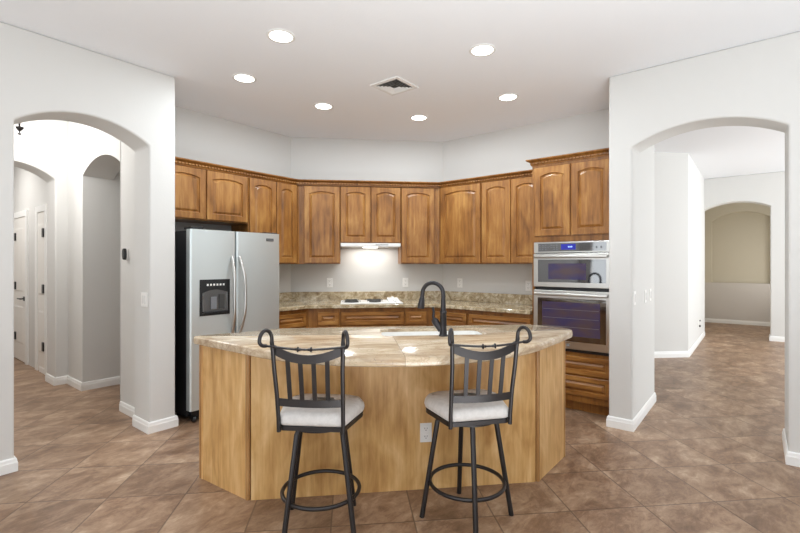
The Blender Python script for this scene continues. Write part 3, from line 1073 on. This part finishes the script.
# ------------------------------------------------------------------ bar stools
def stool_parts():
    P = []
    # legs and ring in the base frame, the rest turns with the swivel
    for k in range(4):
        a = math.pi / 4 + k * math.pi / 2
        c, s = math.cos(a), math.sin(a)
        m = MB().tube([(0.245 * c, 0.245 * s, 0.0), (0.243 * c, 0.243 * s, 0.010), (0.160 * c, 0.160 * s, 0.520), (0.148 * c, 0.148 * s, 0.541)],
                      [0.0135, 0.0135, 0.0135, 0.0135], 12)
        P.append(('leg', m, 'iron', True, False))
    n = 48
    P.append(('foot_ring', MB().tube([(0.1995 * math.cos(2 * math.pi * k / n), 0.1995 * math.sin(2 * math.pi * k / n), 0.190) for k in range(n)], 0.0105, 10, True), 'iron', True, False))
    P.append(('swivel_plate', MB().lathe([(0.165, 0.5415), (0.165, 0.549), (0.09, 0.549), (0.09, 0.557)], 28), 'iron', True, False))

    def outline(k):
        hw_b, hw_f = 0.166 * k, 0.222 * k
        pts = round_poly([(-hw_b, -0.188 * k), (hw_b, -0.188 * k), (hw_f, 0.075 * k), (0.175 * k, 0.175 * k), (-0.175 * k, 0.175 * k), (-hw_f, 0.075 * k)],
                         [0.03, 0.03, 0.10, 0.075, 0.075, 0.10], 6)
        return pts
    o = outline(0.97)
    P.append(('seat_frame', MB().loops([[(x, y, 0.5575) for x, y in o], [(x, y, 0.579) for x, y in o]]), 'iron', False, True))
    lp = []
    for k, z in ((0.93, 0.5795), (0.985, 0.588), (1.005, 0.604), (0.99, 0.622), (0.94, 0.636), (0.84, 0.645), (0.62, 0.651), (0.3, 0.653)):
        lp.append([(x, y, z) for x, y in outline(k)])
    P.append(('seat_cushion', MB().loops(lp), 'fabric', True, True))
    # back
    px, pb, pt = 0.159, -0.192, -0.248
    tips = []
    for s in (-1, 1):
        pts = [(s * px, pb, 0.5560), (s * px, pb - 0.004, 0.62), (s * (px + 0.002), pb - 0.02, 0.74), (s * (px + 0.006), pb - 0.045, 0.87), (s * (px + 0.010), pt + 0.004, 0.955), (s * (px + 0.012), pt - 0.004, 1.000)]
        ou, ba = 0.48, 0.877
        r_ = 0.036
        cx_, cz = (px + 0.012), 1.014
        for i in range(0, 22):
            a = math.pi - i / 21 * math.pi * 1.52
            d = r_ + r_ * math.cos(a)
            pts.append((s * (cx_ + ou * d), pt - 0.004 - ba * d, cz + 0.046 * math.sin(a) if math.sin(a) > 0 else cz + 0.026 * math.sin(a)))
        tips.append(pts[-1])
        P.append(('back_post', MB().tube(pts, [0.0105] * 6 + [0.0088] * 22, 10), 'iron', True, True))
    # scroll rod between the two scrolls, with two turned knobs
    (ax, ay, az), (bx, by, bz) = tips
    pts, rad = [], []
    n = 60
    for i in range(n + 1):
        t = i / n
        q = abs(t - 0.5)
        r_ = 0.0056
        if 0.010 < q < 0.065:
            r_ = 0.0045 + 0.0022 * (0.5 + 0.5 * math.cos(q * 500))
        if 0.065 <= q <= 0.098:
            r_ = 0.0056 + 0.0085 * math.sin((q - 0.065) / 0.033 * math.pi)
        pts.append((ax + (bx - ax) * t, ay - 0.014 * math.sin(math.pi * t), az - 0.012 * math.sin(math.pi * t)))
        rad.append(r_)
    P.append(('scroll_rod', MB().tube(pts, rad, 8), 'iron', True, True))

    def rail(z, h, sag, x, y, bow, n=16):
        L = []
        for i in range(n + 1):
            s = -1 + 2 * i / n
            c = 1 - s * s
            xx, yy, zz = s * x, y - bow * c, z - sag * c
            hh = h / 2 * (1.0 if sag == 0 else 0.9 + 0.1 * s * s)
            L.append([(xx, yy - 0.004, zz - hh), (xx, yy + 0.004, zz - hh), (xx, yy + 0.004, zz + hh), (xx, yy - 0.004, zz + hh)])
        return MB().loops(L)
    P.append(('top_rail', rail(0.962, 0.046, 0.040, px + 0.004, pt + 0.010, 0.020), 'iron', False, True))
    P.append(('lower_rail', rail(0.706, 0.036, 0.0, px - 0.003, pb - 0.017, 0.020), 'iron', False, True))
    for k in range(4):
        s = (-0.6, -0.2, 0.2, 0.6)[k]
        c = 1 - s * s
        L = []
        for i in range(9):
            t = i / 8
            z = 0.715 + t * (0.942 - 0.040 * c - 0.715)
            xx = s * (px - 0.006 + 0.006 * t)
            yy = (pb - 0.017) * (1 - t) + (pt + 0.010) * t - 0.020 * c
            L.append([(xx - 0.0105, yy - 0.003, z), (xx + 0.0105, yy - 0.003, z), (xx + 0.0105, yy + 0.003, z), (xx - 0.0105, yy + 0.003, z)])
        P.append(('slat', MB().loops(L), 'iron', False, True))
    return P


def make_stool(label, x, y, base_yaw, seat_yaw, src=None):
    t = thing('bar_stool', label, 'bar stool', (x, y, 0), base_yaw, 'swivel stools at the island')
    if src is None:
        for nm, m, mat, sm, turns in stool_parts():
            o = m.build(nm, mat, t, smooth=sm)
            if turns:
                o.rotation_euler = (0, 0, seat_yaw - base_yaw)
                o['turns'] = 1
        for o in t.children:
            pass
    else:
        for ch in src.children:
            c = ch.copy()
            COL.objects.link(c)
            c.parent = t
            if c.get('turns'):
                c.rotation_euler = (0, 0, seat_yaw - base_yaw)
    return t


# yaw: the sitter faces local +Y; camera axis is at 38.6 deg from +X, i.e. -51.4 deg from +Y
V = 38.6 - 90
s_1 = make_stool('left bar stool, set in front of the left part of the island', 1.578, 1.789, R(-45), R(V - 5))
s_2 = make_stool('right bar stool, turned towards the sink side, near the island outlet', 2.126, 1.2325, R(-45 + 40.8), R(V + 12.5), s_1)
for o in list(bpy.data.objects):
    if 'turns' in o:
        del o['turns']


# ------------------------------------------------------------------ outlets, switches, small wall fittings
def plate(name, cat, label, loc, rz, kind, w=0.072, h=0.116, group=None):
    """a cover plate on a wall; local -y faces the room"""
    t = thing(name, label, cat, loc, rz, group)
    MB().box(-w / 2, w / 2, -0.006, -0.0003, -h / 2, h / 2, 0.002).build('cover_plate', 'plastic', t)
    if kind == 'outlet':
        for dz in (-0.024, 0.024):
            s = MB().box(-0.017, 0.017, -0.0085, -0.0062, dz - 0.015, dz + 0.015, 0.002).build('socket', 'plastic', t)
            for dx in (-0.007, 0.007):
                MB().box(dx - 0.0013, dx + 0.0013, -0.0093, -0.0086, dz - 0.001, dz + 0.008).build('slot', 'slot', s)
            MB().lathe([(0.0028, 0), (0.0028, 0.0007)], 10).build('slot', 'slot', s).matrix_local = Matrix.Translation((0, -0.0086, dz - 0.008)) @ Matrix.Rotation(R(90), 4, 'X')
    else:
        n = kind
        for k in range(n):
            dx = (k - (n - 1) / 2) * 0.046
            MB().box(dx - 0.016, dx + 0.016, -0.0095, -0.0062, -0.033, 0.033, 0.002).build('rocker', 'white', t)
    return t


isl_o = diag(0.459, 0, 0)
nf = Vector((C_[1] - B_[1], -(C_[0] - B_[0])))
ef = (Vector(C_) - Vector(B_)).normalized()
pf = Vector(B_) + ef * ((Vector(diag(0.459, 2.694)[:2]) - Vector(B_)).dot(ef))
plate('power_outlet', 'outlet', 'white outlet on the island front panel left of the right stool', (pf.x, pf.y, 0.345), math.atan2(ef.y, ef.x), 'outlet')
OG = 'outlets above the wall worktop'
q = diag(-0.253, 5.69)
plate('power_outlet', 'outlet', 'white outlet above the worktop left of the cooktop', (q[0] - .0018, q[1] - .0018, 1.134), DIAG, 'outlet', group=OG)
q = diag(0.707, 5.69)
plate('power_outlet', 'outlet', 'white outlet above the worktop just right of the cooktop', (q[0] - .0018, q[1] - .0018, 1.134), DIAG, 'outlet', group=OG)
plate('power_outlet', 'outlet', 'white outlet on the wall behind and right of the faucet', (4.87, 2.922, 1.132), RIGHT, 'outlet', group=OG)
plate('power_outlet', 'outlet', 'white outlet on the wall next to the oven tower', (4.87, 2.022, 1.122), RIGHT, 'outlet', group=OG)
plate('light_switch', 'switch', 'white double rocker switch inside the left arch', (1.56, 3.925, 1.077), RIGHT, 2, w=0.118)
plate('light_switch', 'switch', 'white single switch on the right pier, nearest to the camera', (4.135, 0.80, 1.085), 0, 1)
plate('light_switch', 'switch', 'white switch on the right pier, middle of three', (4.60, 0.80, 1.075), 0, 1)
plate('light_switch', 'switch', 'white switch on the right pier, deepest into the arch', (4.84, 0.80, 1.075), 0, 1)
pl_ = plate('power_outlet', 'outlet', 'low white outlet with dark plug on the wall beyond the right arch', (9.25, 0.79, 0.33), 0, 'outlet', 0.12, 0.116)
MB().box(-0.012, 0.010, -0.035, -0.0095, -0.045, -0.012, 0.004).build('plug', 'slot', pl_)
MB().box(0.19, 0.215, -0.016, -0.0003, 0.030, 0.056, 0.003).build('cable_clip', 'slot', pl_)

kp = thing('wall_sensor', 'black oval control unit on a white bracket at the hallway corner', 'wall control', (1.64, 4.505, 1.460), RIGHT)
MB().box(-0.030, 0.030, -0.012, -0.0003, -0.048, 0.048, 0.004).build('bracket', 'plastic', kp)
ovl = [(0.026 * math.cos(t) * 1.0, 0.052 * (abs(math.sin(t)) ** 0.75) * (1 if math.sin(t) >= 0 else -1)) for t in [2 * math.pi * k / 28 for k in range(28)]]
MB().loops([[(x, -0.0125, z) for x, z in ovl], [(x, -0.030, z) for x, z in ovl], [(x * 0.85, -0.036, z * 0.92) for x, z in ovl]]).build('control_face', 'black', kp, smooth=True)

pn = thing('pendant_fixture', 'small dark metal fixture hanging in the hallway behind the left arch', 'light fixture', (0.845, 4.35, 2.345))
MB().lathe([(0.004, 0.0), (0.012, 0.004), (0.012, 0.010), (0.004, 0.014), (0.004, 0.026), (0.010, 0.030), (0.026, 0.052), (0.026, 0.058), (0.006, 0.060), (0.006, 0.71), (0.05, 0.715), (0.05, 0.7245)], 20).build('fixture_body', 'iron', pn, smooth=True)

# ------------------------------------------------------------------ ceiling lights and vent
spots = [((1.906, 2.577), 'recessed ceiling light nearest the camera on the left of the ceiling'),
         ((2.143, 3.401), 'recessed ceiling light farthest left, near the left wall'),
         ((3.016, 3.387), 'recessed ceiling light in the back row, left of the vent'),
         ((3.895, 2.848), 'recessed ceiling light in the back row, centred above the faucet'),
         ((2.959, 1.583), 'recessed ceiling light nearest the camera on the right of the ceiling'),
         ((3.943, 1.840), 'recessed ceiling light farthest right, above the oven tower side')]
proto = None
for (lx, ly), lab in spots:
    t = thing('ceiling_light', lab, 'ceiling light', (lx, ly, HC), 0, 'recessed ceiling lights')
    if proto is None:
        MB().lathe([(0.098, -0.0003), (0.098, -0.004), (0.092, -0.007), (0.079, -0.006), (0.077, -0.0003)], 36, cap0=False, cap1=False).build('trim_ring', 'white', t, smooth=True)
        MB().lathe([(0.0765, -0.0008), (0.0765, -0.0045), (0.05, -0.005), (0.01, -0.005)], 32).build('lens', 'lens', t)
        proto = t
    else:
        for ch in proto.children:
            c = ch.copy()
            COL.objects.link(c)
            c.parent = t
    ld = bpy.data.lights.new('downlight', 'AREA')
    ld.shape, ld.size, ld.energy, ld.color = 'DISK', 0.15, 15.5, (0.87, 0.95, 1.0)
    lo = bpy.data.objects.new('downlight', ld)
    lo.location = (lx, ly, HC - 0.02)
    COL.objects.link(lo)

vt = thing('ceiling_vent', 'square white louvred air vent in the ceiling between the lights', 'vent', (3.068, 2.512, HC))
MB().box(-0.115, 0.115, -0.115, 0.115, -0.0015, -0.0003).build('duct', 'ventdark', vt)
MB().loops([[(x, y, -0.0004) for x, y in ((-.155, -.155), (.155, -.155), (.155, .155), (-.155, .155))],
            [(x, y, -0.009) for x, y in ((-.152, -.152), (.152, -.152), (.152, .152), (-.152, .152))],
            [(x, y, -0.010) for x, y in ((-.120, -.120), (.120, -.120), (.120, .120), (-.120, .120))],
            [(x, y, -0.0018) for x, y in ((-.118, -.118), (.118, -.118), (.118, .118), (-.118, .118))]], False, False).build('frame', 'white', vt)
for k in range(4):
    a, b_ = 0.114 - 0.023 * k, 0.104 - 0.023 * k
    MB().loops([[(x * a, y * a, -0.013) for x, y in ((-1, -1), (1, -1), (1, 1), (-1, 1))],
                [(x * b_, y * b_, -0.004) for x, y in ((-1, -1), (1, -1), (1, 1), (-1, 1))],
                [(x * (b_ - .003), y * (b_ - .003), -0.0045) for x, y in ((-1, -1), (1, -1), (1, 1), (-1, 1))],
                [(x * (a - .003), y * (a - .003), -0.0125) for x, y in ((-1, -1), (1, -1), (1, 1), (-1, 1))]], False, False).build('louvre', 'white', vt)
